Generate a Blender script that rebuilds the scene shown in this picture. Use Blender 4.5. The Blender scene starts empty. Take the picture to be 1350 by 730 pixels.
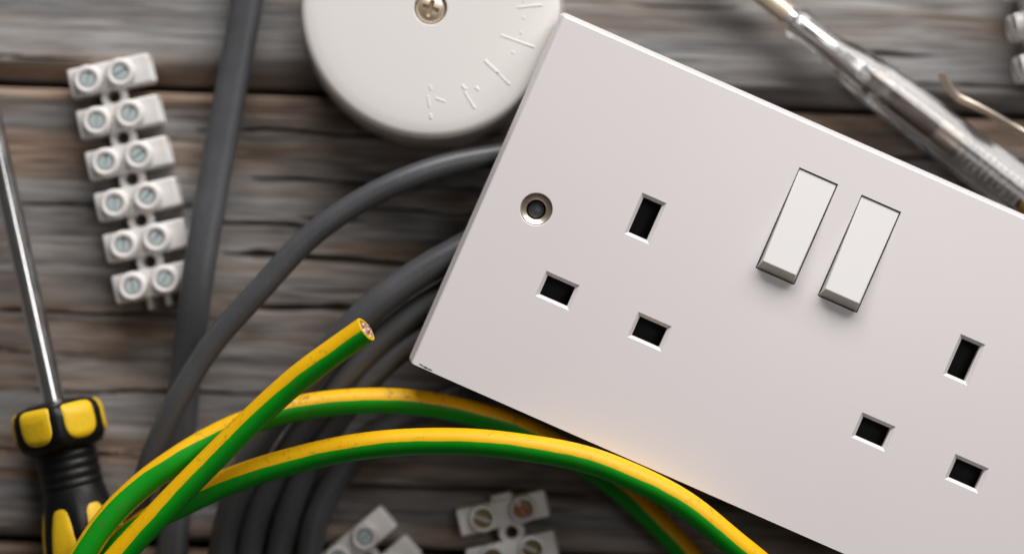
import bpy, bmesh, math, random
import numpy as np
from mathutils import Vector, Matrix

R = math.radians
MM = 0.001
random.seed(4)
scene = bpy.context.scene
C = scene.collection

# ------------------------------------------------------------------ camera
PXMM = 5.91            # photograph pixels per mm at the height of the socket face
FACE = 30.0            # socket face, mm above the table
DIST = 1350 / PXMM * 100 / 36
HC = FACE + DIST
cam_d = bpy.data.cameras.new("camera")
cam_d.lens = 100
cam_d.sensor_width = 36
cam_d.sensor_fit = 'HORIZONTAL'
cam_d.clip_start = 0.02
cam_d.clip_end = 20
cam_d.dof.use_dof = True
cam_d.dof.focus_distance = (DIST - 0.5) * MM
cam_d.dof.aperture_fstop = 2.8
cam_d.dof.aperture_blades = 9
cam = bpy.data.objects.new("camera", cam_d)
cam.location = (0, 0, HC * MM)
C.objects.link(cam)
scene.camera = cam

# ------------------------------------------------------------------ room light
world = bpy.data.worlds.new("World")
scene.world = world
world.use_nodes = True
bg = world.node_tree.nodes["Background"]
bg.inputs[0].default_value = (1.0, 0.95, 0.92, 1)
bg.inputs[1].default_value = 0.055


def area(name, loc, target, sx, sy, power, col, spread=180):
    d = bpy.data.lights.new(name, 'AREA')
    d.shape = 'RECTANGLE'
    d.size = sx * MM
    d.size_y = sy * MM
    d.energy = power
    d.color = col
    d.spread = R(spread)
    o = bpy.data.objects.new(name, d)
    o.location = Vector(loc) * MM
    v = Vector(target) - Vector(loc)
    o.rotation_euler = v.to_track_quat('-Z', 'Y').to_euler()
    C.objects.link(o)
    return o


area("window_softbox", (290, 860, 530), (20, 0, 10), 1250, 480, 19.5, (1.0, 0.972, 0.965))
area("overhead_softbox", (188, 50, 700), (60, 0, 20), 190, 160, 0.5, (1.0, 0.98, 0.97))

scene.view_settings.view_transform = 'Standard'
scene.view_settings.look = 'None'
scene.view_settings.exposure = 0.0
scene.view_settings.gamma = 1.0
scene.render.engine = 'CYCLES'
scene.cycles.use_denoising = True
scene.cycles.max_bounces = 10
scene.cycles.transmission_bounces = 10


def P(px, py, z=0.0):
    """the point of the place at height z that the photograph shows at (px, py), in mm"""
    s = (HC - z) / DIST / PXMM
    return Vector(((px - 675) * s, (365 - py) * s, z))


# ------------------------------------------------------------------ materials
def mat(name, col, rough=0.5, metal=0.0, **kw):
    m = bpy.data.materials.new(name)
    m.use_nodes = True
    b = m.node_tree.nodes["Principled BSDF"]
    b.inputs["Base Color"].default_value = (*col, 1)
    b.inputs["Roughness"].default_value = rough
    b.inputs["Metallic"].default_value = metal
    for k, v in kw.items():
        b.inputs[k.replace("_", " ")].default_value = v
    return m


class NT:
    """small helper to write node trees"""

    def __init__(self, m):
        self.t = m.node_tree
        self.b = self.t.nodes["Principled BSDF"]

    def n(self, kind, **kw):
        x = self.t.nodes.new(kind)
        for k, v in kw.items():
            if k.startswith("i_"):
                x.inputs[k[2:].replace("_", " ")].default_value = v
            else:
                setattr(x, k, v)
        return x

    def l(self, a, b):
        self.t.links.new(a, b)

    def coord(self, scale=(1, 1, 1), out="Object"):
        tc = self.n("ShaderNodeTexCoord")
        mp = self.n("ShaderNodeMapping")
        mp.inputs["Scale"].default_value = scale
        self.l(tc.outputs[out], mp.inputs[0])
        return mp.outputs[0]

    def noise(self, vec, scale, detail=3, rough=0.5):
        x = self.n("ShaderNodeTexNoise")
        x.inputs["Scale"].default_value = scale
        x.inputs["Detail"].default_value = detail
        x.inputs["Roughness"].default_value = rough
        self.l(vec, x.inputs["Vector"])
        return x.outputs["Fac"]

    def ramp(self, fac, stops):
        x = self.n("ShaderNodeValToRGB")
        e = x.color_ramp.elements
        while len(e) < len(stops):
            e.new(0.5)
        for k, (p, c) in enumerate(stops):
            e[k].position = p
            e[k].color = (*c, 1) if len(c) == 3 else c
        self.l(fac, x.inputs[0])
        return x.outputs[0]

    def math(self, op, a, b=None, clamp=False):
        x = self.n("ShaderNodeMath", operation=op, use_clamp=clamp)
        for k, v in enumerate((a, b)):
            if v is None:
                continue
            if isinstance(v, (int, float)):
                x.inputs[k].default_value = v
            else:
                self.l(v, x.inputs[k])
        return x.outputs[0]

    def mix(self, fac, a, b, mode='MIX'):
        x = self.n("ShaderNodeMix", data_type='RGBA', blend_type=mode)
        for k, v in ((0, fac), (6, a), (7, b)):
            if isinstance(v, (int, float)):
                x.inputs[k].default_value = v
            elif isinstance(v, tuple):
                x.inputs[k].default_value = (*v, 1)
            else:
                self.l(v, x.inputs[k])
        return x.outputs[2]

    def bump(self, h, strength, dist):
        x = self.n("ShaderNodeBump")
        x.inputs["Strength"].default_value = strength
        x.inputs["Distance"].default_value = dist
        self.l(h, x.inputs["Height"])
        self.l(x.outputs[0], self.b.inputs["Normal"])


def wood_mat(name):
    m = mat(name, (0.2, 0.17, 0.15), 0.72)
    t = NT(m)
    tone = t.n("ShaderNodeAttribute", attribute_name="tone").outputs["Fac"]
    warm = t.n("ShaderNodeAttribute", attribute_name="warm").outputs["Fac"]
    fine = t.noise(t.coord((26, 900, 300)), 1.7, 5, 0.7)
    v = t.math('ADD', tone, t.math('MULTIPLY', t.math('SUBTRACT', fine, 0.5), 1.0))
    grey = t.ramp(v, [(0.0, (0.016, 0.013, 0.011)), (0.28, (0.080, 0.071, 0.065)),
                      (0.55, (0.212, 0.196, 0.183)), (0.8, (0.35, 0.332, 0.316)), (1.0, (0.50, 0.48, 0.46))])
    brown = t.ramp(v, [(0.0, (0.016, 0.010, 0.007)), (0.3, (0.085, 0.053, 0.034)),
                       (0.6, (0.25, 0.165, 0.11)), (1.0, (0.47, 0.35, 0.26))])
    cool = t.ramp(v, [(0.0, (0.013, 0.014, 0.015)), (0.3, (0.072, 0.075, 0.079)), (0.6, (0.215, 0.222, 0.228)), (1.0, (0.45, 0.455, 0.46))])
    c1 = t.mix(t.math('MULTIPLY', warm, 0.9, True), grey, brown)
    t.l(t.mix(t.math('MULTIPLY', warm, -0.9, True), c1, cool), t.b.inputs["Base Color"])
    t.bump(fine, 0.5, 0.0006)
    return m


def plastic_mat(name, col, rough, marks=None):
    """moulded white plastic with a faint orange peel, a few specks and, for the faceplate, chipped dirt at MARKS"""
    m = mat(name, col, rough)
    t = NT(m)
    obj_c = t.coord()
    peel = t.noise(obj_c, 900, 2, 0.5)
    t.bump(peel, 0.05, 0.00008)
    cl = t.noise(obj_c, 28, 3, 0.55)
    base = t.mix(t.math('MULTIPLY', cl, 0.5), col, tuple(c * k for c, k in zip(col, (0.93, 0.915, 0.91))))
    sp = t.n("ShaderNodeTexVoronoi", feature='F1')
    sp.inputs["Scale"].default_value = 62
    t.l(obj_c, sp.inputs["Vector"])
    pick = t.n("ShaderNodeSeparateColor")
    t.l(sp.outputs["Color"], pick.inputs[0])
    speck = t.math('MULTIPLY', t.math('LESS_THAN', sp.outputs["Distance"], t.math('MULTIPLY', pick.outputs[1], 0.022)),
                   t.math('GREATER_THAN', pick.outputs[0], 0.55))
    base = t.mix(t.math('MULTIPLY', speck, 0.45), base, (0.2, 0.14, 0.12))
    if marks:
        sep = t.n("ShaderNodeSeparateXYZ")
        t.l(obj_c, sep.inputs[0])
        for (x, y, rx, ry) in marks:
            dx = t.math('DIVIDE', t.math('SUBTRACT', sep.outputs[0], x * MM), rx * MM)
            dy = t.math('DIVIDE', t.math('SUBTRACT', sep.outputs[1], y * MM), ry * MM)
            rr = t.math('ADD', t.math('MULTIPLY', dx, dx), t.math('MULTIPLY', dy, dy))
            n = t.noise(obj_c, 1500, 3, 0.7)
            v = t.math('SUBTRACT', t.math('SUBTRACT', 1.25, rr), t.math('MULTIPLY', n, 1.6))
            msk = t.math('MULTIPLY', v, 3.0, True)
            base = t.mix(msk, base, (0.07, 0.05, 0.045))
    t.l(base, t.b.inputs["Base Color"])
    return m


def nylon_mat(name, col):
    m = mat(name, col, 0.42)
    m.node_tree.nodes["Principled BSDF"].inputs["Subsurface Weight"].default_value = 0.5
    m.node_tree.nodes["Principled BSDF"].inputs["Subsurface Radius"].default_value = (0.0012, 0.001, 0.0009)
    m.node_tree.nodes["Principled BSDF"].inputs["Subsurface Scale"].default_value = 1.0
    t = NT(m)
    n = t.noise(t.coord(), 260, 4, 0.6)
    t.l(t.mix(n, col, tuple(c * 0.86 for c in col)), t.b.inputs["Base Color"])
    t.bump(n, 0.15, 0.0004)
    return m


def cable_mat(name, col):
    m = mat(name, col, 0.42)
    t = NT(m)
    co = t.coord()
    n = t.noise(co, 120, 4, 0.6)
    dust = t.noise(co, 900, 3, 0.7)
    k = t.ramp(dust, [(0.62, (0, 0, 0)), (0.8, (1, 1, 1))])
    c = t.mix(n, tuple(x * 0.8 for x in col), tuple(x * 1.2 for x in col))
    t.l(t.mix(t.math('MULTIPLY', k, 0.35), c, (0.22, 0.21, 0.2)), t.b.inputs["Base Color"])
    t.l(t.math('ADD', t.math('MULTIPLY', n, 0.22), 0.27), t.b.inputs["Roughness"])
    t.bump(dust, 0.12, 0.0002)
    return m


def earth_mat(name, dirt):
    """green stripe running along yellow insulation; u goes round the wire, v along it"""
    m = mat(name, (0.8, 0.5, 0.0), 0.46, Specular_IOR_Level=0.32)
    t = NT(m)
    uv = t.n("ShaderNodeUVMap", uv_map="UVMap")
    sep = t.n("ShaderNodeSeparateXYZ")
    t.l(uv.outputs[0], sep.inputs[0])
    co = t.coord()
    wob = t.math('MULTIPLY', t.math('SUBTRACT', t.noise(co, 130, 2), 0.5), 0.035)
    u = t.math('ADD', sep.outputs[0], wob)
    d = t.math('ABSOLUTE', t.math('SUBTRACT', u, 0.5))
    g = t.n("ShaderNodeMapRange")
    g.inputs["From Min"].default_value = 0.150
    g.inputs["From Max"].default_value = 0.160
    g.inputs["To Min"].default_value = 1
    g.inputs["To Max"].default_value = 0
    t.l(d, g.inputs["Value"])
    n = t.noise(co, 220, 4, 0.6)
    yel = t.mix(n, (0.80, 0.425, 0.0), (0.86, 0.49, 0.001))
    grn = t.mix(n, (0.0, 0.23, 0.004), (0.001, 0.33, 0.009))
    c = t.mix(g.outputs[0], yel, grn)
    sc = t.noise(t.coord((1, 1, 1)), 520, 5, 0.75)
    big = t.noise(co, 60, 2, 0.5)
    k = t.math('MULTIPLY', t.ramp(sc, [(0.57 - dirt * 0.06, (0, 0, 0)), (0.66, (1, 1, 1))]),
               t.ramp(big, [(0.36, (0, 0, 0)), (0.55, (1, 1, 1))]))
    t.l(t.mix(t.math('MULTIPLY', k, 0.35 + 0.5 * dirt), c, (0.10, 0.065, 0.03)), t.b.inputs["Base Color"])
    t.bump(sc, 0.10, 0.0002)
    return m


def metal_mat(name, col, rough, metal=1.0, scr=300):
    m = mat(name, col, rough, metal)
    t = NT(m)
    n = t.noise(t.coord(), scr, 4, 0.65)
    t.l(t.mix(n, tuple(c * 0.75 for c in col), col), t.b.inputs["Base Color"])
    t.l(t.math('ADD', t.math('MULTIPLY', n, 0.25), rough - 0.1), t.b.inputs["Roughness"])
    t.bump(n, 0.08, 0.0002)
    return m


def rubber_mat(name, col, rough):
    m = mat(name, col, rough)
    t = NT(m)
    n = t.noise(t.coord(), 700, 4, 0.7)
    t.l(t.mix(n, tuple(c * 0.8 for c in col), tuple(min(1, c * 1.15) for c in col)), t.b.inputs["Base Color"])
    t.bump(n, 0.2, 0.0003)
    return m


WOOD = wood_mat("weathered_wood")
DARKWOOD = mat("dark_wood", (0.05, 0.04, 0.033), 0.8)
ROCKER = plastic_mat("rocker_plastic", (0.765, 0.752, 0.742), 0.30)
BOXW = plastic_mat("box_plastic", (0.80, 0.775, 0.745), 0.40)
NYLON = nylon_mat("nylon", (0.80, 0.775, 0.75))
BLACKP = rubber_mat("black_plastic", (0.012, 0.012, 0.012), 0.45)
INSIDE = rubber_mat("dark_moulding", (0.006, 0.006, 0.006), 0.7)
GREYC = cable_mat("grey_sheath", (0.066, 0.068, 0.073))
EARTH = earth_mat("earth_insulation", 0.15)
EARTHD = earth_mat("scuffed_earth_insulation", 0.75)
INSUL = rubber_mat("yellow_insulation_end", (0.85, 0.55, 0.01), 0.4)
COPPER = metal_mat("copper", (0.98, 0.72, 0.60), 0.42)
STEEL = metal_mat("chrome_steel", (0.88, 0.87, 0.87), 0.19, 1.0, 150)
ZINC = metal_mat("zinc_screw", (0.60, 0.70, 0.70), 0.5, 0.3)
BRASS = metal_mat("brass_screw", (0.42, 0.34, 0.15), 0.24, 1.0)
COPPERY = metal_mat("coppery_screw", (0.40, 0.20, 0.12), 0.24, 1.0)
NICKEL = metal_mat("nickel", (0.80, 0.67, 0.50), 0.36, 0.7)
EYELET = metal_mat("eyelet_metal", (0.72, 0.62, 0.49), 0.36, 0.9)
SPRING = metal_mat("dark_spring_steel", (0.16, 0.15, 0.14), 0.35, 0.9)
NEON = mat("smoked_glass", (0.30, 0.22, 0.16), 0.25)
DULL = metal_mat("dull_contact", (0.30, 0.26, 0.22), 0.4, 0.8)
GOLD = metal_mat("gold_clip", (0.94, 0.80, 0.66), 0.34, 0.8)
YELLOW = rubber_mat("yellow_rubber", (0.78, 0.50, 0.008), 0.5)
BLACKR = rubber_mat("black_rubber", (0.006, 0.006, 0.006), 0.42)
BLACKR.node_tree.nodes["Principled BSDF"].inputs["Specular IOR Level"].default_value = 0.3
PLUG = rubber_mat("grey_plug", (0.06, 0.066, 0.078), 0.4)
CLEAR = mat("clear_plastic", (0.975, 0.965, 0.955), 0.11, 0.0, IOR=1.58)
CLEAR.node_tree.nodes["Principled BSDF"].inputs["Transmission Weight"].default_value = 1.0
AMBER = mat("amber_plastic", (0.85, 0.36, 0.01), 0.3)
RESIST = rubber_mat("brown_resistor", (0.09, 0.05, 0.03), 0.5)


# ------------------------------------------------------------------ builders
def link(name, verts, faces, m, parent=None, origin=(0, 0, 0), uvs=None, angle=35):
    """one mesh object; VERTS in mm, moved so that ORIGIN is the object's own zero"""
    me = bpy.data.meshes.new(name)
    o3 = Vector(origin)
    me.from_pydata([tuple((Vector(v) - o3) * MM) for v in verts], [], faces)
    if uvs is not None:
        uvl = me.uv_layers.new(name="UVMap")
        for lp in me.loops:
            pass
        flat = []
        for f in uvs:
            for c in f:
                flat.extend(c)
        uvl.data.foreach_set("uv", flat)
    bm = bmesh.new()
    bm.from_mesh(me)
    bmesh.ops.recalc_face_normals(bm, faces=bm.faces)
    bm.to_mesh(me)
    bm.free()
    return finish(name, me, m, parent, angle)


def finish(name, me, m, parent=None, angle=35):
    me.polygons.foreach_set("use_smooth", [True] * len(me.polygons))
    me.set_sharp_from_angle(angle=R(angle))
    me.materials.append(m)
    o = bpy.data.objects.new(name, me)
    C.objects.link(o)
    if parent is not None:
        o.parent = parent
    return o


def even(o):
    """keep the flats flat beside their rounded edges"""
    md = o.modifiers.new("even", 'WEIGHTED_NORMAL')
    md.keep_sharp = True
    md.weight = 80
    return o


def link_bm(name, bm, m, parent=None, angle=35):
    """a bmesh in mm, in the parent's own coordinates"""
    bmesh.ops.recalc_face_normals(bm, faces=bm.faces)
    bmesh.ops.scale(bm, vec=(MM, MM, MM), verts=bm.verts)
    me = bpy.data.meshes.new(name)
    bm.to_mesh(me)
    bm.free()
    return finish(name, me, m, parent, angle)


def thing(name, label, cat, loc=(0, 0, 0), rz=0.0, group=None):
    o = bpy.data.objects.new(name, None)
    o.empty_display_size = 0.01
    o.location = Vector(loc) * MM
    o.rotation_euler = (0, 0, rz)
    o["label"] = label
    o["category"] = cat
    if group:
        o["group"] = group
    C.objects.link(o)
    return o


def again(o, parent, loc=None, rz=None):
    c = o.copy()
    C.objects.link(c)
    c.parent = parent
    if loc is not None:
        c.location = Vector(loc) * MM
    if rz is not None:
        c.rotation_euler = (0, 0, rz)
    return c


def rounded_box(sx, sy, sz, z0, bev, seg=3):
    bm = bmesh.new()
    bmesh.ops.create_cube(bm, size=1)
    bmesh.ops.scale(bm, vec=(sx, sy, sz), verts=bm.verts)
    bmesh.ops.translate(bm, vec=(0, 0, z0 + sz / 2), verts=bm.verts)
    if bev:
        bmesh.ops.bevel(bm, geom=list(bm.edges), offset=bev, segments=seg, profile=0.5, affect='EDGES')
    return bm


def lathe(profile, n=48, axis='Z', radius=None):
    """PROFILE: (along, r) pairs; r = 0 closes to a point; RADIUS(along, r, angle) may reshape it"""
    verts, rings = [], []
    for (h, r) in profile:
        if r <= 1e-6:
            verts.append((0, 0, h))
            rings.append([len(verts) - 1])
        else:
            ring = []
            for k in range(n):
                a = 2 * math.pi * k / n
                rr = radius(h, r, a) if radius else r
                verts.append((rr * math.cos(a), rr * math.sin(a), h))
                ring.append(len(verts) - 1)
            rings.append(ring)
    faces = []
    for a, b in zip(rings[:-1], rings[1:]):
        if len(a) == 1 and len(b) == 1:
            continue
        for k in range(n):
            j = (k + 1) % n
            if len(a) == 1:
                faces.append((a[0], b[j], b[k]))
            elif len(b) == 1:
                faces.append((a[k], a[j], b[0]))
            else:
                faces.append((a[k], a[j], b[j], b[k]))
    if axis == 'X':
        verts = [(z, x, y) for (x, y, z) in verts]
    return verts, faces


def spline(pts, step=1.2):
    """natural cubic through PTS, evenly sampled"""
    p = np.array([tuple(q) for q in pts], float)
    d = np.r_[0, np.cumsum(np.maximum(1e-6, np.linalg.norm(np.diff(p, axis=0), axis=1)) ** 0.5)]
    n = len(p)
    h = np.diff(d)
    A = np.eye(n)
    B = np.zeros_like(p)
    for i in range(1, n - 1):
        A[i, i - 1:i + 2] = h[i - 1], 2 * (h[i - 1] + h[i]), h[i]
        B[i] = 3 * ((p[i + 1] - p[i]) / h[i] - (p[i] - p[i - 1]) / h[i - 1])
    c = np.linalg.solve(A, B)
    out, at = [], []
    for i in range(n - 1):
        b = (p[i + 1] - p[i]) / h[i] - h[i] * (2 * c[i] + c[i + 1]) / 3
        dd = (c[i + 1] - c[i]) / (3 * h[i])
        m = max(2, int(np.linalg.norm(p[i + 1] - p[i]) / step))
        for k in range(m):
            t = h[i] * k / m
            out.append(p[i] + b * t + c[i] * t * t + dd * t ** 3)
            at.append(i + k / m)
    out.append(p[-1])
    at.append(n - 1.0)
    return np.array(out), np.array(at)


def tube(name, pts, r, m, parent, origin, flat=1.0, tilt=0.0, green=None, n=28, caps=True, step=1.2):
    """round or flat cable along PTS (mm); FLAT = height / width; TILT = roll in degrees, a number or one per point;
    GREEN = angle of the middle of the green stripe, a number or one per point (90 = up, 0 = right of travel)"""
    c, at = spline(pts, step)
    T = np.gradient(c, axis=0)
    T /= np.linalg.norm(T, axis=1)[:, None]
    N = np.cross(T, [0, 0, 1])
    N /= np.linalg.norm(N, axis=1)[:, None]
    B = np.cross(N, T)
    k = np.arange(len(pts))
    tl = np.radians(np.interp(at, k, tilt)) if isinstance(tilt, (list, tuple)) else np.full(len(c), R(tilt))
    gr = None
    if green is not None:
        gr = np.interp(at, k, green) if isinstance(green, (list, tuple)) else np.full(len(c), float(green))
    rad = np.interp(at, k, r) if isinstance(r, (list, tuple)) else np.full(len(c), float(r))
    L = np.r_[0, np.cumsum(np.linalg.norm(np.diff(c, axis=0), axis=1))]
    verts, faces, uvs = [], [], []
    for i in range(len(c)):
        for j in range(n):
            a = 2 * math.pi * j / n
            x, y = rad[i] * math.cos(a), rad[i] * flat * math.sin(a)
            if flat != 1.0:      # squarish oval
                q = (abs(math.cos(a)) ** 3 + abs(math.sin(a)) ** 3) ** (-1 / 3)
                x *= q
                y *= q
            xr = x * math.cos(tl[i]) - y * math.sin(tl[i])
            yr = x * math.sin(tl[i]) + y * math.cos(tl[i])
            verts.append(c[i] + N[i] * xr + B[i] * yr)
    for i in range(len(c) - 1):
        for j in range(n):
            j2 = (j + 1) % n
            faces.append((i * n + j, i * n + j2, (i + 1) * n + j2, (i + 1) * n + j))

            def u(jj, ii):
                g = gr[ii] if gr is not None else 0
                return jj / n - g / 360.0 + 0.5
            # shift the whole face so that its middle lies in 0..1 (no wrap inside a face)
            um = (u(j + .5, i) + u(j + .5, i + 1)) / 2
            s = -math.floor(um)
            uvs.append(((u(j, i) + s, L[i]), (u(j + 1, i) + s, L[i]), (u(j + 1, i + 1) + s, L[i + 1]), (u(j, i + 1) + s, L[i + 1])))
    if caps:
        for ii, rev in ((0, True), (len(c) - 1, False)):
            f = [ii * n + j for j in range(n)]
            if rev:
                f.reverse()
            faces.append(tuple(f))
            uvs.append(tuple((0.02, L[ii]) for _ in f))
    o = link_tube(name, verts, faces, uvs, m, parent, origin)
    return o, c, T, N, B


def link_tube(name, verts, faces, uvs, m, parent, origin):
    me = bpy.data.meshes.new(name)
    o3 = np.array(tuple(origin))
    me.from_pydata([tuple((np.array(v) - o3) * MM) for v in verts], [], faces)
    uvl = me.uv_layers.new(name="UVMap")
    flat = [x for f in uvs for c in f for x in c]
    uvl.data.foreach_set("uv", flat)
    me.update()
    return finish(name, me, m, parent, 50)


# ------------------------------------------------------------------ table of weathered planks
def hash2(ix, iy, seed):
    h = (ix.astype(np.int64) * 374761393 + iy.astype(np.int64) * 668265263 + seed * 982451653) & 0x7fffffff
    h = ((h ^ (h >> 13)) * 1274126177) & 0x7fffffff
    return ((h ^ (h >> 16)) & 0xffff) / 65535.0


def vnoise(x, y, seed):
    ix, iy = np.floor(x), np.floor(y)
    fx, fy = x - ix, y - iy
    fx = fx * fx * (3 - 2 * fx)
    fy = fy * fy * (3 - 2 * fy)
    a, b = hash2(ix, iy, seed), hash2(ix + 1, iy, seed)
    c, d = hash2(ix, iy + 1, seed), hash2(ix + 1, iy + 1, seed)
    return (a * (1 - fx) + b * fx) * (1 - fy) + (c * (1 - fx) + d * fx) * fy


table = bpy.data.objects.new("table", None)
table.rotation_euler = (0, 0, R(-1.9))
table["kind"] = "structure"
C.objects.link(table)


def tab(px, py):
    """pixel on the table -> the table's own mm"""
    v = Matrix.Rotation(R(1.9), 3, 'Z') @ P(px, py, 0)
    return v.x, v.y


def plank(y0, y1, seed, shade, contrast, low_edge, cracks, knots, dx=0.62, dy=0.36):
    xs = np.arange(-190, 190.01, dx)
    ys = np.linspace(y0, y1, int((y1 - y0) / dy) + 1)
    X, Y = np.meshgrid(xs, ys)
    # grain flows along x and bends round the knots
    W = Y + 2.0 * (vnoise(X / 120, Y / 40, seed) - .5) + 0.25 * (vnoise(X / 26, Y / 9, seed + 1) - .5)
    knot = np.zeros_like(X)
    for (kx, ky, kr, amp) in knots:
        d2 = ((X - kx) / (kr * 2.2)) ** 2 + ((Y - ky) / kr) ** 2
        W = W + amp * np.exp(-d2) * np.sign(Y - ky) * (1 - np.exp(-np.abs(Y - ky) / (kr * .35)))
        knot += np.exp(-d2 * 3.2)
    g = 0.32 * vnoise(X / 130, W / 6.5, seed + 2) + 0.24 * vnoise(X / 80, W / 2.4, seed + 3) \
        + 0.24 * vnoise(X / 26, W / 0.95, seed + 4) + 0.24 * vnoise(X / 6.5, W / 0.7, seed + 5)
    g = (g - 0.5) * 1.9 + 0.5
    ridge = vnoise(X / 70, W / 1.5, seed + 6)
    crack = np.zeros_like(X)
    for (cx0, cx1, cy, wid, slope) in cracks:
        t = (X - cx0) / (cx1 - cx0)
        inside = np.clip(np.minimum(t, 1 - t) * 5, 0, 1) * ((t > 0) & (t < 1))
        yc = cy + slope * (X - cx0) + 1.5 * (vnoise(X / 14, X * 0, seed + 7 + int(cy * 7) % 50) - .5)
        wv = wid * (0.55 + 0.9 * vnoise(X / 5, X * 0 + cy, seed + 9)) * inside
        crack = np.maximum(crack, np.where(wv > 0.02, np.clip(1.25 - np.abs(Y - yc) / np.maximum(wv, .02), 0, 1), 0))
    fis = vnoise(X / 42, W / 0.8, seed + 11)
    crack = np.maximum(crack, np.clip((fis - 0.90) * 14, 0, 1) * 0.65)
    edge = np.minimum(Y - y0, y1 - Y)
    worn = 0.9 + 0.8 * vnoise(X / 18, Y * 0 + seed, seed + 12)
    lo_e, hi_e = Y - y0, y1 - Y
    drop = np.clip(1 - lo_e / (worn * low_edge), 0, 1) ** 2 * low_edge * 1.25 + np.clip(1 - hi_e / (worn * 1.4), 0, 1) ** 2 * 1.8
    Z = contrast * (0.28 * (g - .6) + 0.18 * (ridge - .7)) - 1.3 * crack - drop - 0.5 * np.clip(knot, 0, 1)
    Z = Z - max(0.0, float(np.percentile(Z, 99.9)))
    patch = vnoise(X / 26, Y / 7, seed + 21) * .6 + vnoise(X / 9, Y / 2.6, seed + 22) * .4
    tone = np.clip(shade + contrast * (0.46 * (g - .5) + 0.12 * (ridge - .5)) + 0.16 * (patch - .5) - 0.6 * crack - 0.16 * np.clip(knot, 0, 1), 0, 1)
    warm = 1.9 * (vnoise(X / 110, W / 5.5, seed + 13) - 0.48) + 1.0 * (vnoise(X / 30, W / 2.0, seed + 14) - .5) \
        + 0.6 * (vnoise(X / 12, Y / 5, seed + 16) - .5) + 0.5 * np.clip(knot, 0, 1) + 0.5 * crack \
        + 1.1 * np.clip(1 - edge / 10, 0, 1) * vnoise(X / 45, Y / 3, seed + 15)
    warm = np.clip(warm, -1, 1)
    ny, nx = X.shape
    V = np.stack([X.ravel(), Y.ravel(), Z.ravel()], 1)
    idx = np.arange(nx * ny).reshape(ny, nx)
    q = np.stack([idx[:-1, :-1], idx[:-1, 1:], idx[1:, 1:], idx[1:, :-1]], -1).reshape(-1, 4)
    # skirt: the plank's thickness
    rim = np.r_[idx[0, :], idx[1:, -1], idx[-1, -2::-1], idx[-2:0:-1, 0]]
    low = V[rim].copy()
    low[:, 2] = -20
    base = len(V)
    V = np.r_[V, low]
    k = np.arange(len(rim))
    kn = (k + 1) % len(rim)
    side = np.stack([rim[k], base + k, base + kn, rim[kn]], 1)
    allq = np.r_[q, side]
    me = bpy.data.meshes.new("plank")
    me.vertices.add(len(V))
    me.vertices.foreach_set("co", (V * MM).ravel())
    me.loops.add(len(allq) * 4)
    me.loops.foreach_set("vertex_index", allq.ravel())
    me.polygons.add(len(allq))
    me.polygons.foreach_set("loop_start", np.arange(len(allq)) * 4)
    me.update(calc_edges=True)
    for nm, arr in (("tone", tone), ("warm", warm)):
        a = me.attributes.new(nm, 'FLOAT', 'POINT')
        full = np.r_[arr.ravel(), np.full(len(rim), 0.2)]
        a.data.foreach_set("value", full.astype(np.float32))
    o = finish("plank", me, WOOD, table, 60)
    return o


def crk(px0, px1, py, wid, slope=0.0):
    x0, y = tab(px0, py)
    x1, _ = tab(px1, py)
    return (x0, x1, y, wid, slope)


def knt(px, py, r, amp):
    x, y = tab(px, py)
    return (x, y, r, amp)


SEAM1 = tab(330, 120)[1]
SEAM2 = tab(60, 712)[1]
plank(SEAM1 + 1.0, SEAM1 + 104, 11, 0.60, 0.75, 4.6,
      [crk(-200, 160, 66, .2), crk(1150, 1500, 112, .25)],
      [knt(1235, 20, 5, 3.0)])
plank(SEAM2 + 1.0, SEAM1 - 1.0, 37, 0.51, 1.0, 1.6,
      [crk(285, 570, 337, .95), crk(310, 480, 402, .85), crk(-100, 300, 262, .25), crk(-60, 250, 405, .35),
       crk(260, 420, 296, .5), crk(300, 660, 236, .3), crk(40, 360, 512, .35), crk(-40, 220, 590, .25), crk(240, 700, 168, .45),
       crk(420, 760, 275, .3), crk(400, 800, 640, .3), crk(1100, 1500, 205, .4), crk(-150, 150, 455, .25)],
      [knt(345, 205, 4.5, 2.6), knt(585, 262, 4.0, 2.4), knt(330, 445, 4.0, 2.0), knt(150, 470, 5, 2.0)])
plank(SEAM2 - 104, SEAM2 - 1.0, 73, 0.47, 1.0, 1.6, [crk(-100, 500, 760, .4)], [])
bmx = rounded_box(390, 330, 10, -36, 0)
ub = link_bm("backing_board", bmx, DARKWOOD, table)

# ------------------------------------------------------------------ double socket
TL = Vector((740, 12))
ANG = R(23.72)
E1 = Vector((math.cos(ANG), math.sin(ANG)))
E2 = Vector((-math.sin(ANG), math.cos(ANG)))
PW, PH = 149.6, 85.9


def L(px, py):
    """pixel on the socket face -> the socket's own mm (x to the right along the plate, y up it), origin at its top left corner"""
    d = Vector((px, py)) - TL
    return d.dot(E1) / PXMM, -d.dot(E2) / PXMM


o0 = P(TL.x, TL.y, FACE)
sock = thing("double_socket", "large white double switched wall socket lying face up with two rocker switches", "socket",
             (o0.x, o0.y, 0), -ANG)
chipx, chipy = L(562, 487)
PLATE = plastic_mat("faceplate_plastic", (0.752, 0.714, 0.711), 0.31,
                    [(chipx, chipy + .3, 2.6, .38), (chipx - 1.6, chipy + .5, .7, .3)])


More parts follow.
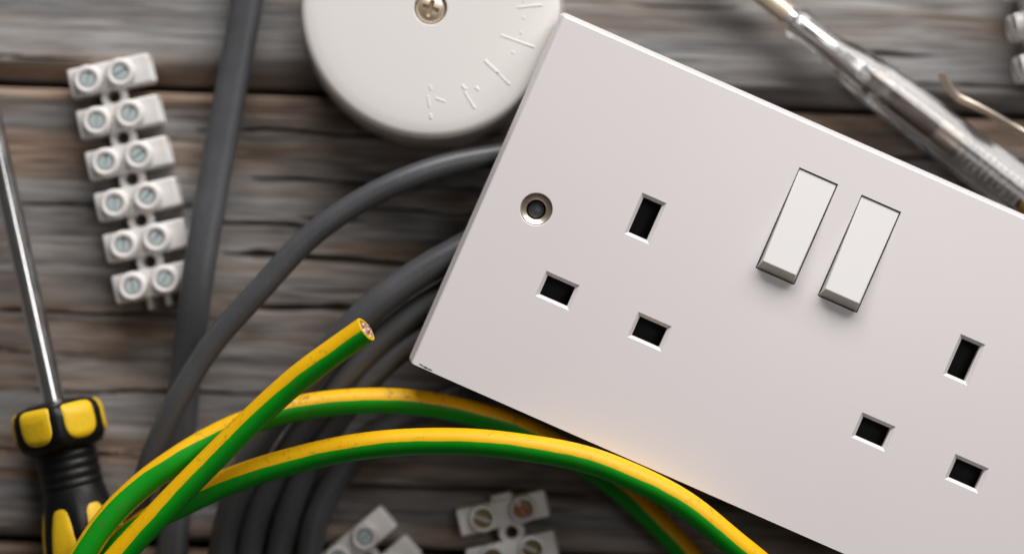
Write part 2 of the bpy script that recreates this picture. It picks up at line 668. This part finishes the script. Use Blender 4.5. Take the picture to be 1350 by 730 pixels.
def rrect(ins, z, n=6, rad=1.4, low=0.1):
    """rounded rectangle loop of the plate, inset by INS"""
    r = max(0.25, rad - ins)
    it, ib = ins * (.95 if ins < 2 else 1), ins * (low if ins < 2 else 1)   # the long sides are cut steeper than the short ones
    pts = []
    for (cx, cy, a0) in ((PW - ins - r, -it - r, 0), (ins + r, -it - r, 90), (ins + r, -PH + ib + r, 180), (PW - ins - r, -PH + ib + r, 270)):
        for k in range(n + 1):
            a = R(a0 + 90 * k / n)
            pts.append((cx + r * math.cos(a), cy + r * math.sin(a), z))
    return pts


loops = [rrect(2.6, FACE - 3.0), rrect(2.6, FACE - 9), rrect(0.0, FACE - 9), rrect(0.08, FACE - 3.8), rrect(1.0, FACE - 0.62),
         rrect(1.07, FACE - 0.38), rrect(1.2, FACE - 0.18), rrect(1.37, FACE - 0.05), rrect(1.6, FACE)]
V, F = [], []
m_ = len(loops[0])
for lp in loops:
    V += lp
for a in range(len(loops) - 1):
    for k in range(m_):
        j = (k + 1) % m_
        F.append((a * m_ + k, a * m_ + j, (a + 1) * m_ + j, (a + 1) * m_ + k))
F.append(tuple(range(m_)))
F.append(tuple((len(loops) - 1) * m_ + k for k in reversed(range(m_))))
plate = link("faceplate", V, F, PLATE, sock, angle=28)

cutters = []


def cutter(verts, faces):
    o = link("cutter", verts, faces, INSIDE, sock)
    cutters.append(o)


def cut_rect(cx, cy, w, h, ch, deep=6.0):
    """an opening W x H whose rim is chamfered by CH"""
    v, zz = [], ((FACE + .5, ch + .5), (FACE - ch, 0.0), (FACE - deep, 0.0))
    for z, g in zz:
        for sx, sy in ((-1, -1), (1, -1), (1, 1), (-1, 1)):
            v.append((cx + sx * (w / 2 + g), cy + sy * (h / 2 + g), z))
    f = [(3, 2, 1, 0), (8, 9, 10, 11)]
    for a in (0, 4):
        for k in range(4):
            j = (k + 1) % 4
            f.append((a + k, a + j, a + 4 + j, a + 4 + k))
    cutter(v, f)


e1, l1, n1 = L(851, 288), L(735, 383), L(856.5, 437)
e2, l2, n2 = L(1271, 474), L(1151.5, 569), L(1274.5, 624)
CH = 0.75
for (cx, cy) in (e1, e2):
    cut_rect(cx, cy, 4.5, 8.5, CH)
for (cx, cy) in (l1, n1, l2, n2):
    cut_rect(cx, cy, 6.7, 4.6, CH)
h1 = L(707, 276)
h2 = (PW - h1[0], h1[1])
for (cx, cy) in (h1, h2):
    vv, ff = lathe([(FACE - 12, 0), (FACE - 12, 3.55), (FACE - .25, 3.55), (FACE + 1, 4.6), (FACE + 1, 0)], 48)
    cutter([(x + cx, y + cy, z) for x, y, z in vv], ff)
# rocker openings: top left corner, top right corner, lower left corner at the foot of the raised end
rockers = []
for (a, b, c) in (((1054, 222), (1104, 243.5), (993, 351)), ((1136, 258), (1187, 280), (1076, 388))):
    A, Bq, Cq = L(*a), L(*b), L(*c)
    w = Bq[0] - A[0]
    h = A[1] - Cq[1]
    cx, cy = (A[0] + Bq[0]) / 2, (A[1] + Bq[1]) / 2 - h / 2
    rockers.append((cx, cy, w, h))
for (cx, cy, w, h) in rockers:
    cut_rect(cx + .04, cy - .02, w + .2, h + .3, 0.08, 6.0)

bpy.context.view_layer.update()
for c in cutters:
    md = plate.modifiers.new("cut", 'BOOLEAN')
    md.operation = 'DIFFERENCE'
    md.solver = 'EXACT'
    md.object = c
dg = bpy.context.evaluated_depsgraph_get()
newme = bpy.data.meshes.new_from_object(plate.evaluated_get(dg))
plate.modifiers.clear()
plate.data = newme
newme.name = "faceplate"
newme.materials.clear()
newme.materials.append(PLATE)
newme.polygons.foreach_set("use_smooth", [True] * len(newme.polygons))
newme.set_sharp_from_angle(angle=R(28))
newme.polygons.foreach_set("use_smooth", [not (abs(p.normal.z) > .999 or p.area > 2e-4) for p in newme.polygons])
for c in cutters:
    bpy.data.objects.remove(c)

# rockers: flush at the upper end, standing proud at the lower end
for (cx, cy, w, h) in rockers:
    hw, hi, lo = w / 2, cy + h / 2, cy - h / 2
    t_, up = FACE - 0.35, FACE + 3.3
    v = [(cx - hw, hi, FACE - 7), (cx + hw, hi, FACE - 7), (cx + hw, lo, FACE - 7), (cx - hw, lo, FACE - 7),
         (cx - hw + .1, hi - .1, t_), (cx + hw - .1, hi - .1, t_), (cx + hw - .55, lo + 1.75, up), (cx - hw + .55, lo + 1.75, up),
         (cx + hw, lo + .05, FACE - .5), (cx - hw, lo + .05, FACE - .5)]
    f = [(0, 3, 2, 1), (4, 5, 6, 7), (7, 6, 8, 9), (9, 8, 2, 3), (0, 1, 5, 4), (1, 2, 8, 6, 5), (0, 4, 7, 9, 3)]
    bm = bmesh.new()
    vs = [bm.verts.new(p) for p in v]
    for q in f:
        bm.faces.new([vs[k] for k in q])
    bm.normal_update()
    ed = [e for e in bm.edges if all(x.co.z > FACE - 1 for x in e.verts)]
    bmesh.ops.bevel(bm, geom=ed, offset=0.28, segments=3, profile=0.5, affect='EDGES', clamp_overlap=True)
    even(link_bm("rocker_switch", bm, ROCKER, sock, 40))

# screw holes with a metal eyelet and the dark recessed head below it
for (cx, cy) in (h1, h2):
    prof = [(FACE - 8, 3.45), (FACE - .95, 3.45), (FACE - .8, 3.3), (FACE - .85, 3.2), (FACE - 1.2, 2.6), (FACE - 1.5, 2.25), (FACE - 2.2, 2.15), (FACE - 8, 2.15), (FACE - 8, 3.45)]
    vv, ff = lathe(prof, 48)
    ey = link("eyelet", [(x + cx, y + cy, z) for x, y, z in vv], ff, EYELET, sock)
    prof = [(FACE - 9, 0), (FACE - 9, 2.05), (FACE - 3.4, 2.05), (FACE - 2.7, 1.75), (FACE - 2.3, 1.1), (FACE - 2.2, 0)]
    vv, ff = lathe(prof, 32)
    link("recessed_screw", [(x + cx, y + cy, z) for x, y, z in vv], ff, PLUG, sock)

# black shutters behind the pin slots, and the moulding at the back of the plate
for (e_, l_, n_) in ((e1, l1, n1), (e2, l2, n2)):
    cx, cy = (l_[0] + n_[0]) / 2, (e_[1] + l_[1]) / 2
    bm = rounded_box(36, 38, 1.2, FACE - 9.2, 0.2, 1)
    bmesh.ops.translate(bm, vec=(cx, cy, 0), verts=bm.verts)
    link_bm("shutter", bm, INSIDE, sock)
bm = rounded_box(118, 50, FACE - 9.5, 0.0, 1.0, 2)
bmesh.ops.translate(bm, vec=(PW / 2, -PH / 2 + 2, 0), verts=bm.verts)
link_bm("rear_housing", bm, INSIDE, sock)

# ------------------------------------------------------------------ round junction box
jc = P(567.5, 11, 20)
jb = thing("junction_box", "round white junction box with a cross head screw at the centre of its lid", "junction box", (jc.x, jc.y, 0))
JR = 172 * (HC - 20) / DIST / PXMM
prof = [(8.2, 0), (8.2, JR - 0.3), (8.6, JR + .35), (17.2, JR), (18.8, JR - .25), (19.5, JR - .9), (19.75, JR - 1.8), (19.95, JR - 4), (20, JR - 8), (20, 3.9), (19.8, 3.7), (18.0, 3.6), (18.0, 0)]
vv, ff = lathe(prof, 128)
link("lid", vv, ff, BOXW, jb, angle=40)
prof = [(0, 0), (0, JR + .9), (7.6, JR + .35), (8.0, JR - .2), (8.05, 0)]
vv, ff = lathe(prof, 96)
link("base", vv, ff, BOXW, jb)
prof = [(18.05, 0), (18.05, 3.3), (18.8, 3.42), (19.15, 3.3), (19.6, 2.7), (19.95, 1.8), (20.15, .9), (20.2, 0)]
vv, ff = lathe(prof, 48)
head = link("screw", vv, ff, NICKEL, jb)
cut = []
for a in (-18, 72):
    bm = bmesh.new()
    bmesh.ops.create_cube(bm, size=1)
    bmesh.ops.scale(bm, vec=(6.4, 2.4, 3.8), verts=bm.verts)
    for vx in bm.verts:
        if vx.co.z < 0:
            vx.co.x *= 0.45
            vx.co.y *= 0.12
    bmesh.ops.translate(bm, vec=(0, 0, 20.5), verts=bm.verts)
    bmesh.ops.rotate(bm, cent=(0, 0, 0), matrix=Matrix.Rotation(R(a), 3, 'Z'), verts=bm.verts)
    cut.append(link_bm("cutter", bm, NICKEL, jb))
bpy.context.view_layer.update()
for c in cut:
    md = head.modifiers.new("cut", 'BOOLEAN')
    md.operation = 'DIFFERENCE'
    md.solver = 'EXACT'
    md.object = c
dg = bpy.context.evaluated_depsgraph_get()
nm = bpy.data.meshes.new_from_object(head.evaluated_get(dg))
head.modifiers.clear()
head.data = nm
nm.materials.clear()
nm.materials.append(NICKEL)
nm.set_sharp_from_angle(angle=R(30))
for c in cut:
    bpy.data.objects.remove(c)


def strokes(segs):
    """raised moulded strokes on the lid: (px0, py0, px1, py1, width mm)"""
    bm = bmesh.new()
    for (x0, y0, x1, y1, w) in segs:
        a, b = P(x0, y0, 20) - jc, P(x1, y1, 20) - jc
        a.z = b.z = 0
        d = b - a
        ln = max(d.length, 0.01)
        g = bmesh.ops.create_cube(bm, size=1)["verts"]
        bmesh.ops.scale(bm, vec=(ln + w * .8, w * .8, 0.17), verts=g)
        for vx in g:
            if vx.co.z > 0:
                vx.co.x *= 1 - .5 * w / (ln + w)
                vx.co.y *= 0.45
        bmesh.ops.rotate(bm, cent=(0, 0, 0), matrix=Matrix.Rotation(math.atan2(d.y, d.x), 3, 'Z'), verts=g)
        bmesh.ops.translate(bm, vec=((a.x + b.x) / 2, (a.y + b.y) / 2, 20.0), verts=g)
    return bm


for segs in (
        [(683, 10, 713, 7, 1.0), (690, 1, 690, 2, 1.0), (690, 23, 690, 24, 1.0)],
        [(661, 47, 703, 62, 1.0), (687, 43, 687, 44, 1.0), (676, 69, 676, 70, 1.1)],
        [(640, 81, 656, 96, 1.3), (656, 96, 671, 111, .9)],
        [(610, 114, 613, 117, 1.5), (628, 116, 630, 118, 1.4), (613, 122, 625, 142, 1.0)],
        [(567, 114, 568, 118, 1.1), (564, 128, 566, 140, 1.1), (575, 130, 586, 134, .9), (568, 152, 568, 155, 1.1)]):
    link_bm("embossed_mark", strokes(segs), BOXW, jb, 20)


# ------------------------------------------------------------------ terminal strips
def block_bm(ln, w, h):
    bm = rounded_box(ln, w, h, 0.4, 0.55, 2)
    # the wire entries at both ends
    ends = [f for f in bm.faces if abs(f.normal.x) > .99 and f.calc_area() > w * h * .4]
    for f in ends:
        s = 1 if f.normal.x > 0 else -1
        bmesh.ops.inset_individual(bm, faces=[f], thickness=w * 0.17)
        bmesh.ops.translate(bm, vec=(-s * 3.5, 0, 0), verts=list(f.verts))
    return bm


def strip(name, label, loc, rz, n, pitch, ln, w, h, gap, off, screw_mats, cr, group, slots, tail=True, flat_turn=None, open_=0.53, head_stub=False):
    """terminal strip: poles run along x, the strip along -y; GAP between its two screws, OFF their shift along x"""
    t = thing(name, label, "terminal strip", loc, rz, group)
    if flat_turn is not None:
        t.rotation_euler = flat_turn
    top = h + .4
    b0 = even(link_bm("terminal_block", block_bm(ln, w, h), NYLON, t, 50))
    prof = [(top - 1.5, cr * 1.04), (top + 1.2, cr), (top + 2.0, cr * .96), (top + 2.35, cr * .86), (top + 2.4, cr * .74), (top + 2.1, cr * (open_ + .03)), (top + .2, cr * open_), (top + .2, 0)]
    vv, ff = lathe(prof, 40)
    cmesh = link("screw_collar", vv, ff, NYLON, b0, angle=40)
    sr = cr * (open_ - .03)
    sm = {}
    for mm_ in set(screw_mats):
        bm = bmesh.new()
        # a slotted head: two half discs either side of the slot, on a lower disc
        for s in (1, -1):
            ring = []
            for k in range(17):
                a = R(12 + 156 * k / 16)
                ring.append((sr * math.cos(a), s * sr * math.sin(a)))
            lo = [bm.verts.new((x, y, top + .25)) for x, y in ring]
            hi = [bm.verts.new((x * .93, s * (abs(y) * .93 + .02), top + 1.5)) for x, y in ring]
            bm.faces.new(lo)
            bm.faces.new(hi)
            for k in range(17):
                j = (k + 1) % 17
                bm.faces.new((lo[k], lo[j], hi[j], hi[k]))
        g = bmesh.ops.create_cone(bm, cap_ends=True, segments=24, radius1=sr, radius2=sr, depth=.5)["verts"]
        bmesh.ops.translate(bm, vec=(0, 0, top + .75), verts=g)
        sm[mm_] = link_bm("screw", bm, mm_, b0, 30)
    used = False
    protos = [cmesh] + list(sm.values())
    rnd = random.Random(name + label)
    for k in range(n):
        b = b0 if k == 0 else again(b0, t, (0, -k * pitch, 0))
        for q, s in enumerate((-1, 1)):
            x = off + s * gap / 2
            cc = again(cmesh, b, (x, 0, 0))
            sc_ = again(sm[screw_mats[(2 * k + q) % len(screw_mats)]], b, (x, 0, 0), slots[(2 * k + q) % len(slots)] + rnd.uniform(-.2, .2))
            sc_.location.z = rnd.uniform(-.0003, .0004) - (.0009 if open_ > .7 else -.0004)
            if open_ > .7:
                sc_.rotation_euler.x, sc_.rotation_euler.y = rnd.uniform(-.05, .05), rnd.uniform(-.05, .05)
    for p in protos:
        bpy.data.objects.remove(p)
    # the webs that join the poles, each a ring round a fixing hole
    web = None
    bh, br = 6.0, 2.9
    if tail:      # the web of the next pole, cut off: two stubs are left
        for sx in (-1, 1):
            bm = rounded_box(1.3, 3.2, 4.4, 1.6, .3, 2)
            bmesh.ops.translate(bm, vec=(off + 1.0 + sx * 2.1, -(n - 1) * pitch - w / 2 - 1.1, 0), verts=bm.verts)
            link_bm("web_stub", bm, NYLON, t)
    if head_stub:
        bm = rounded_box(5.0, 1.8, 4.4, 1.6, .4, 2)
        bmesh.ops.translate(bm, vec=(off + .4, w / 2 + .3, 0), verts=bm.verts)
        link_bm("web_stub", bm, NYLON, t)
    for k in range(n - 1):
        if web is None:
            vv, ff = lathe([(bh, br), (bh, br * .52), (2.2, br * .52), (2.2, br), (bh - .3, br * 1.05), (bh, br)], 28)
            web = link("web", vv, ff, NYLON, t)
            web.location = Vector((off + 1.0, -pitch / 2, 1.0)) * MM
        else:
            again(web, t, (off + 1.0, -pitch * (k + .5), 1.0))
    return t


GRP = None
sp0, sp1 = P(138.5, 98, 11), P(197.5, 371, 11)
sd = sp1 - sp0
rzs = math.atan2(sd.y, sd.x) + math.pi / 2
strip("terminal_strip", "white six way terminal strip with pale zinc screws beside the screwdriver shaft",
      Vector((*P(147, 101, 5).xy, 0)), rzs, 6, sd.length / 5, 19.2, 6.7, 7.6, 7.7, -1.15, [ZINC], 3.4, "nylon terminal strips", [1.2, .5, 1.4, .9])
# the two in the shadow under the green and yellow wires
a0, b0_ = P(663, 675, 10), P(676, 731, 10)
sd = b0_ - a0
strip("terminal_strip", "white terminal strip with brassy and coppery screws below the long yellow green wire",
      Vector((*P(663, 675, 5).xy, 0)), math.atan2(sd.y, sd.x) + math.pi / 2, 4, 9.5, 21.0, 6.3, 7.0, 9.5, 0.0, [BRASS, COPPERY, BRASS, BRASS], 3.2, "nylon terminal strips", [2.4, 2.0, 1.1], tail=False, open_=0.76, head_stub=True)
strip("terminal_strip", "white terminal strip turned at an angle beside the grey cable loops, zinc screws",
      Vector((*P(467, 718, 5).xy, 0)), R(40), 4, 8.9, 21.0, 6.3, 7.0, 8.0, -0.6, [ZINC], 3.2, "nylon terminal strips", [.8, .2, 1.8], tail=False)
strip("terminal_strip", "white terminal strip lying on its side near the pocket clip of the tester",
      P(1381, -25, 10.6), R(8), 3, 9.6, 21.0, 6.2, 7.0, 8.0, 0.0, [ZINC], 3.2, "nylon terminal strips", [.4], tail=False,
      flat_turn=(0, R(-90), R(8)))


# ------------------------------------------------------------------ grey cables
def cable(label, pts, r, flat=1.0, tilt=0.0, group="grey sheathed cables"):
    w = [P(*p) for p in pts]
    base = Vector((w[0].x, w[0].y, 0))
    t = bpy.data.objects  # noqa
    o, *_ = tube("grey_cable", w, r, GREYC, None, base, flat, tilt)
    o.location = base * MM
    o["label"] = label
    o["category"] = "cable"
    o["group"] = group
    return o


cable("thick straight grey cable running past the end of the six way terminal strip",
      [(345, -130, 5), (336, -60, 5), (326, 0, 5.5), (312, 80, 6), (291, 190, 8), (274, 285, 10), (259, 380, 10.5), (249, 460, 7), (240, 540, 4.5), (232, 640, 4), (227, 730, 4), (224, 830, 4)], 3.7, 0.72)
cable("grey cable arching alone from under the socket across the thick straight cable",
      [(760, 188, 13), (655, 205, 15), (600, 215, 16), (540, 234, 17), (470, 268, 17), (400, 320, 17), (340, 385, 17), (290, 440, 16.5), (255, 490, 16), (225, 545, 15), (200, 605, 13), (180, 670, 10), (165, 740, 6), (155, 830, 4)], 2.75)
cable("outermost grey cable loop leaving the left edge of the socket",
      [(720, 268, 14), (612, 327, 16.5), (553, 360, 17), (493, 404, 17), (442, 456, 16), (395, 512, 14), (350, 570, 11), (318, 630, 9), (299, 690, 8), (289, 750, 7), (283, 850, 5)], [3.5, 3.5, 3.5, 3.5, 3.4, 3.3, 3.1, 3.1, 3.1, 3.1, 3.1])
cable("grey cable loop second from the outside at the socket's left edge",
      [(700, 332, 13), (580, 391, 14), (530, 424, 14), (480, 469, 13.5), (440, 517, 12), (400, 565, 8.5), (362, 625, 7), (338, 680, 6), (325, 750, 5), (318, 850, 4)], 3.1)
cable("grey cable loop just left of the socket's lower left corner",
      [(680, 386, 11), (560, 441, 12), (510, 475, 12), (470, 519, 11), (435, 565, 7), (402, 620, 6), (380, 675, 5), (366, 740, 4), (358, 850, 4)], 3.1)
cable("innermost grey cable loop in deep shadow behind the yellow green wires",
      [(660, 500, 4), (590, 525, 4), (530, 552, 4), (480, 585, 4), (444, 630, 4), (418, 680, 4), (407, 740, 4), (400, 850, 4)], 3.1)


# ------------------------------------------------------------------ green and yellow earth wires
def wire(label, pts, r, green, m, cut_end=False):
    w = [P(*p) for p in pts]
    base = Vector((w[0].x, w[0].y, 0))
    t = thing("earth_wire", label, "wire", base, 0, "green and yellow earth wires")
    o, c, T, N, B = tube("insulation", w, r, m, t, base, 1.0, 0.0, green, 36, caps=not cut_end, step=0.8)
    if cut_end:
        # cut square: yellow ring of insulation with the copper strands inside
        e, tt, nn, bb = c[-1], T[-1], N[-1], B[-1]
        ri = r * 0.79
        v, f = [], []
        K = 36
        for rad, d in ((r * .985, 0.0), (r * .93, .14), (ri * 1.04, .12), (ri, -.1), (ri, -2.5)):
            for k in range(K):
                a = 2 * math.pi * k / K
                v.append(e + tt * (d + .05 * math.sin(a * 3 + 1)) + (nn * math.cos(a) + bb * math.sin(a)) * rad)
        for q in range(4):
            for k in range(K):
                j = (k + 1) % K
                f.append((q * K + k, q * K + j, (q + 1) * K + j, (q + 1) * K + k))
        link("insulation_end", v, f, INSUL, t, base)
        rs = ri / 3.05
        for k in range(7):
            a = 2 * math.pi * k / 6 + .3
            cx = 0 if k == 6 else 2 * rs * math.cos(a)
            cy = 0 if k == 6 else 2 * rs * math.sin(a)
            d1 = random.uniform(.1, .8)
            v, f = [], []
            for (d, q) in ((-4, 1), (d1 - .12, 1), (d1, .8)):
                for s in range(12):
                    b = 2 * math.pi * s / 12
                    sl = 0.34 * math.cos(b + k * 2.1) if d > -1 else 0
                    v.append(e + tt * (d + sl) + nn * (cx + rs * q * math.cos(b)) + bb * (cy + rs * q * math.sin(b)))
            for q in range(2):
                for s in range(12):
                    j = (s + 1) % 12
                    f.append((q * 12 + s, q * 12 + j, (q + 1) * 12 + j, (q + 1) * 12 + s))
            f.append(tuple(24 + s for s in range(12)))
            f.append(tuple(reversed(range(12))))
            link("copper_strand", v, f, COPPER, t, base, angle=30)
    return t


wire("green and yellow earth wire whose cut end shows bare copper strands",
     [(-30, 1090, 5), (40, 930, 18), (110, 795, 27), (160, 730, 28.5), (187, 701, 29), (220, 666, 29.5), (264, 621, 30), (322, 563.5, 31), (376, 513, 32.5), (409, 486, 33.7), (446, 459.5, 35), (482.5, 434, 36.7)],
     3.0, [30, 30, 30, 32, 36, 42, 46, 48, 45, 42, 40, 40], EARTH, True)
wire("scuffed green and yellow earth wire passing lowest, under the other two wires",
     [(-90, 1090, 5), (0, 950, 19), (72, 800, 25), (111, 730, 25.5), (144, 682, 25), (190, 637, 24.3), (231, 607, 23.8), (280, 577.5, 22.5), (345, 550, 21.5), (415, 534, 20), (490, 528, 19), (560, 532, 18), (625, 545, 16), (690, 566, 14), (750, 598, 12), (805, 634, 11), (860, 682, 10), (910, 735, 8), (980, 830, 4)],
     2.95, [82, 82, 84, 84, 80, 74, 60, 52, 46, 42, 40, 40, 40, 42, 45, 40, 35, 35, 35], EARTHD)
wire("longest green and yellow earth wire curving along the lower edge of the socket",
     [(40, 1000, 14), (95, 830, 22), (146, 736, 22), (173, 704, 22), (206, 680, 22), (246, 660, 22), (310, 631, 23), (390, 606, 24), (470, 589, 26.5), (550, 582, 28.5), (630, 583, 30.5), (700, 591, 32), (771, 605, 32.6), (842, 632, 32.9), (908, 668, 32.4), (965, 714, 31), (1020, 760, 28), (1100, 850, 18)],
     3.05, [112, 110, 105, 95, 75, 52, 44, 40, 40, 40, 40, 40, 40, 40, 40, 40, 40, 40], EARTH)


# ------------------------------------------------------------------ screwdriver
s0, s1 = P(-12, 110, 10), P(73, 535, 10)
ax = s1 - s0
sdr = thing("screwdriver", "screwdriver with chrome shaft and black and yellow six sided grip", "screwdriver",
            (s1.x, s1.y, 10.6), math.atan2(ax.y, ax.x) + R(1.2))
# local x runs from the collar (0) along the handle; the shaft goes to negative x
vv, ff = lathe([(-112, 0), (-112, 1.2), (-106, 2.4), (-100, 2.55), (6, 2.55), (6, 0)], 40, 'X')
link("shaft", vv, ff, STEEL, sdr)
LOB = R(-8)


def hexr(amount):
    def f(h, r, a):
        # soft six sided section, flats at LOB + k * 60 deg
        x = ((a - LOB + math.pi / 6) % (math.pi / 3)) - math.pi / 6
        return r * (1 - amount + amount * (math.cos(math.pi / 6) / math.cos(x)) / 0.93)
    return f


HEX = hexr(0.75)
prof = [(-1.2, 0), (-1.2, 3.0), (-1.0, 6.5), (-.2, 9.3), (.8, 10.3), (2.5, 10.7), (7.0, 10.7), (8.4, 10.3), (9.6, 9.0), (10.2, 7.9)]
for k in range(4):
    x = 10.4 + k * 2.2
    prof += [(x, 7.0), (x + .35, 7.0), (x + .6, 7.2), (x + 1.5, 7.2), (x + 1.9, 7.0)]
prof += [(19.6, 7.2), (22, 7.7), (25, 8.4), (29, 9.3), (33, 9.8), (42, 10.2), (60, 10.4), (78, 10.2), (88, 9.6), (93, 8.0), (95, 5.0), (95.5, 0)]


def prof_r(x):
    hs = [p[0] for p in prof]
    rs = [p[1] for p in prof]
    return float(np.interp(x, hs, rs))


def grip_r(h, r, a):
    return HEX(h, r, a) if (h < 9 or h > 22) else r


vv, ff = lathe(prof, 72, 'X', grip_r)
link("handle", vv, ff, BLACKR, sdr, angle=40)


def inlay(xa, xb, ang, half, ex, lift, taper=0.0):
    """a domed yellow inlay lying on the handle between XA and XB"""
    v, f = [], []
    RN, KN = 9, 48
    v.append(None)
    for q in range(1, RN + 1):
        s = q / RN
        for k in range(KN):
            ph = 2 * math.pi * k / KN
            cx, sy = math.cos(ph), math.sin(ph)
            e = ex[0] if cx < 0 else ex[1]
            x = s * math.copysign(abs(cx) ** (2 / e), cx)
            y = s * math.copysign(abs(sy) ** (2 / e), sy)
            xx = (xa + xb) / 2 + x * (xb - xa) / 2
            hh = half * (1 + taper * x)
            a = ang + y * hh / prof_r(xx)
            rr = grip_r(xx, prof_r(xx), a) + lift * (1 - s ** 6) - (0.5 if q == RN else 0)
            v.append((xx, rr * math.cos(a), rr * math.sin(a)))
    rr = grip_r((xa + xb) / 2, prof_r((xa + xb) / 2), ang) + lift
    v[0] = ((xa + xb) / 2, rr * math.cos(ang), rr * math.sin(ang))
    for k in range(KN):
        j = (k + 1) % KN
        f.append((0, 1 + k, 1 + j))
        for q in range(RN - 1):
            f.append((1 + q * KN + k, 1 + (q + 1) * KN + k, 1 + (q + 1) * KN + j, 1 + q * KN + j))
    link("yellow_inlay", v, f, YELLOW, sdr, angle=60)


for k in range(6):
    a = LOB + k * math.pi / 3
    inlay(-.6, 8.5, a, 4.4, (6.0, 2.7), .5)
    inlay(19.6, 84, a, 4.6, (2.3, 2.6), .5)

# ------------------------------------------------------------------ mains tester
t0, t1 = P(1062, 36, 8), P(1350, 258, 8)
ax = t1 - t0
tst = thing("mains_tester", "clear handled mains tester screwdriver with pocket clip and amber end", "tester",
            (t0.x, t0.y, 6.6), math.atan2(ax.y, ax.x))
# local x runs from the neck of the handle towards its end
vv, ff = lathe([(-75, 0), (-75, .7), (-70, 1.5), (-66, 1.75), (16, 1.75), (16, 0)], 32, 'X')
link("blade", vv, ff, STEEL, tst)
vv, ff = lathe([(-60, 1.8), (-60, 2.35), (-5, 2.35), (-5, 1.8), (-60, 1.8)], 32, 'X')
link("blade_sleeve", vv, ff, NICKEL, tst)
out = [(-3.4, 2.5), (-3.2, 3.4), (-2.0, 3.9), (0, 3.7), (3, 3.1), (6, 3.05), (9, 3.6), (12, 4.4), (16, 5.2), (20, 5.5), (30, 5.7), (45, 5.9), (60, 6.0), (72, 6.0)]
inn = [(72, 3.9), (50, 3.9), (24, 3.8), (21, 3.0), (20, 2.0), (-3.4, 1.9)]


def flute(h, r, a):
    # soft six sided section, one flat turned up and outwards
    x = ((a - R(64) + math.pi / 6) % (math.pi / 3)) - math.pi / 6
    k = 0.8 if (h > 18 and r > 5) else (0.3 if h > 10 and r > 4 else 0)
    return r * (1 - k + k * math.cos(math.pi / 6) / math.cos(x) / 0.93)


vv, ff = lathe(out + inn + [out[0]], 64, 'X', flute)
link("clear_handle", vv, ff, CLEAR, tst, angle=40)
vv, ff = lathe([(19, 0), (19, 2.4), (20.5, 2.9), (25, 2.9), (26, 2.2), (26, 0)], 28, 'X')
link("contact_cap", vv, ff, DULL, tst)
vv, ff = lathe([(26, 0), (26, 2.9), (27, 3.4), (37, 3.4), (38, 2.9), (38, 0)], 28, 'X')
link("resistor", vv, ff, RESIST, tst)
vv, ff = lathe([(38.2, 0), (38.2, 2.4), (39, 2.8), (44, 2.8), (45.5, 1.4), (45.5, 0)], 28, 'X')
link("neon_lamp", vv, ff, NEON, tst)
hel = [Vector((46 + 18 * k / 160, 2.9 * math.cos(k * .42), 2.9 * math.sin(k * .42))) for k in range(161)]
verts, faces = [], []
for i, p in enumerate(hel):
    rad = Vector((0, p.y, p.z)).normalized()
    for s in range(6):
        b = 2 * math.pi * s / 6
        verts.append(p + rad * .38 * math.cos(b) + Vector((1, 0, 0)) * .38 * math.sin(b))
for i in range(len(hel) - 1):
    for s in range(6):
        j = (s + 1) % 6
        faces.append((i * 6 + s, i * 6 + j, (i + 1) * 6 + j, (i + 1) * 6 + s))
link("spring", verts, faces, SPRING, tst)
vv, ff = lathe([(64.5, 0), (64.5, 3.6), (72.2, 3.7), (72.2, 5.9), (80, 5.9), (81, 5.2), (81, 0)], 48, 'X')
link("end_cap", vv, ff, AMBER, tst)
# pocket clip: a bent strip along the upper side
prs = [(1240, 97), (1246, 108), (1254, 120), (1264, 129), (1280, 137), (1310, 153), (1350, 176), (1400, 205), (1428, 226)]
inv = Matrix.Rotation(-math.atan2(ax.y, ax.x), 3, 'Z')
cl = []
for k, (x, y) in enumerate(prs):
    q = P(x, y, 9.5)
    q = inv @ (q - Vector((t0.x, t0.y, 6.6)))
    q.z = (5.0, 4.0, 3.0, 2.6, 2.8, 3, 3, 2.6, 2.0)[k]
    cl.append(q)
c, at = spline(cl, .8)
T = np.gradient(c, axis=0)
T /= np.linalg.norm(T, axis=1)[:, None]
wv = np.array([0, .55, .83])
verts, faces = [], []
for i in range(len(c)):
    n = np.cross(T[i], wv)
    n /= np.linalg.norm(n)
    w_ = np.cross(n, T[i])
    for sx, sy in ((-1, -1), (1, -1), (1, 1), (-1, 1)):
        verts.append(c[i] + w_ * sx * 1.0 + n * sy * .3)
for i in range(len(c) - 1):
    for k in range(4):
        j = (k + 1) % 4
        faces.append((i * 4 + k, i * 4 + j, i * 4 + 4 + j, i * 4 + 4 + k))
faces.append((3, 2, 1, 0))
e_ = (len(c) - 1) * 4
faces.append((e_, e_ + 1, e_ + 2, e_ + 3))
link("pocket_clip", verts, faces, GOLD, tst, angle=40)
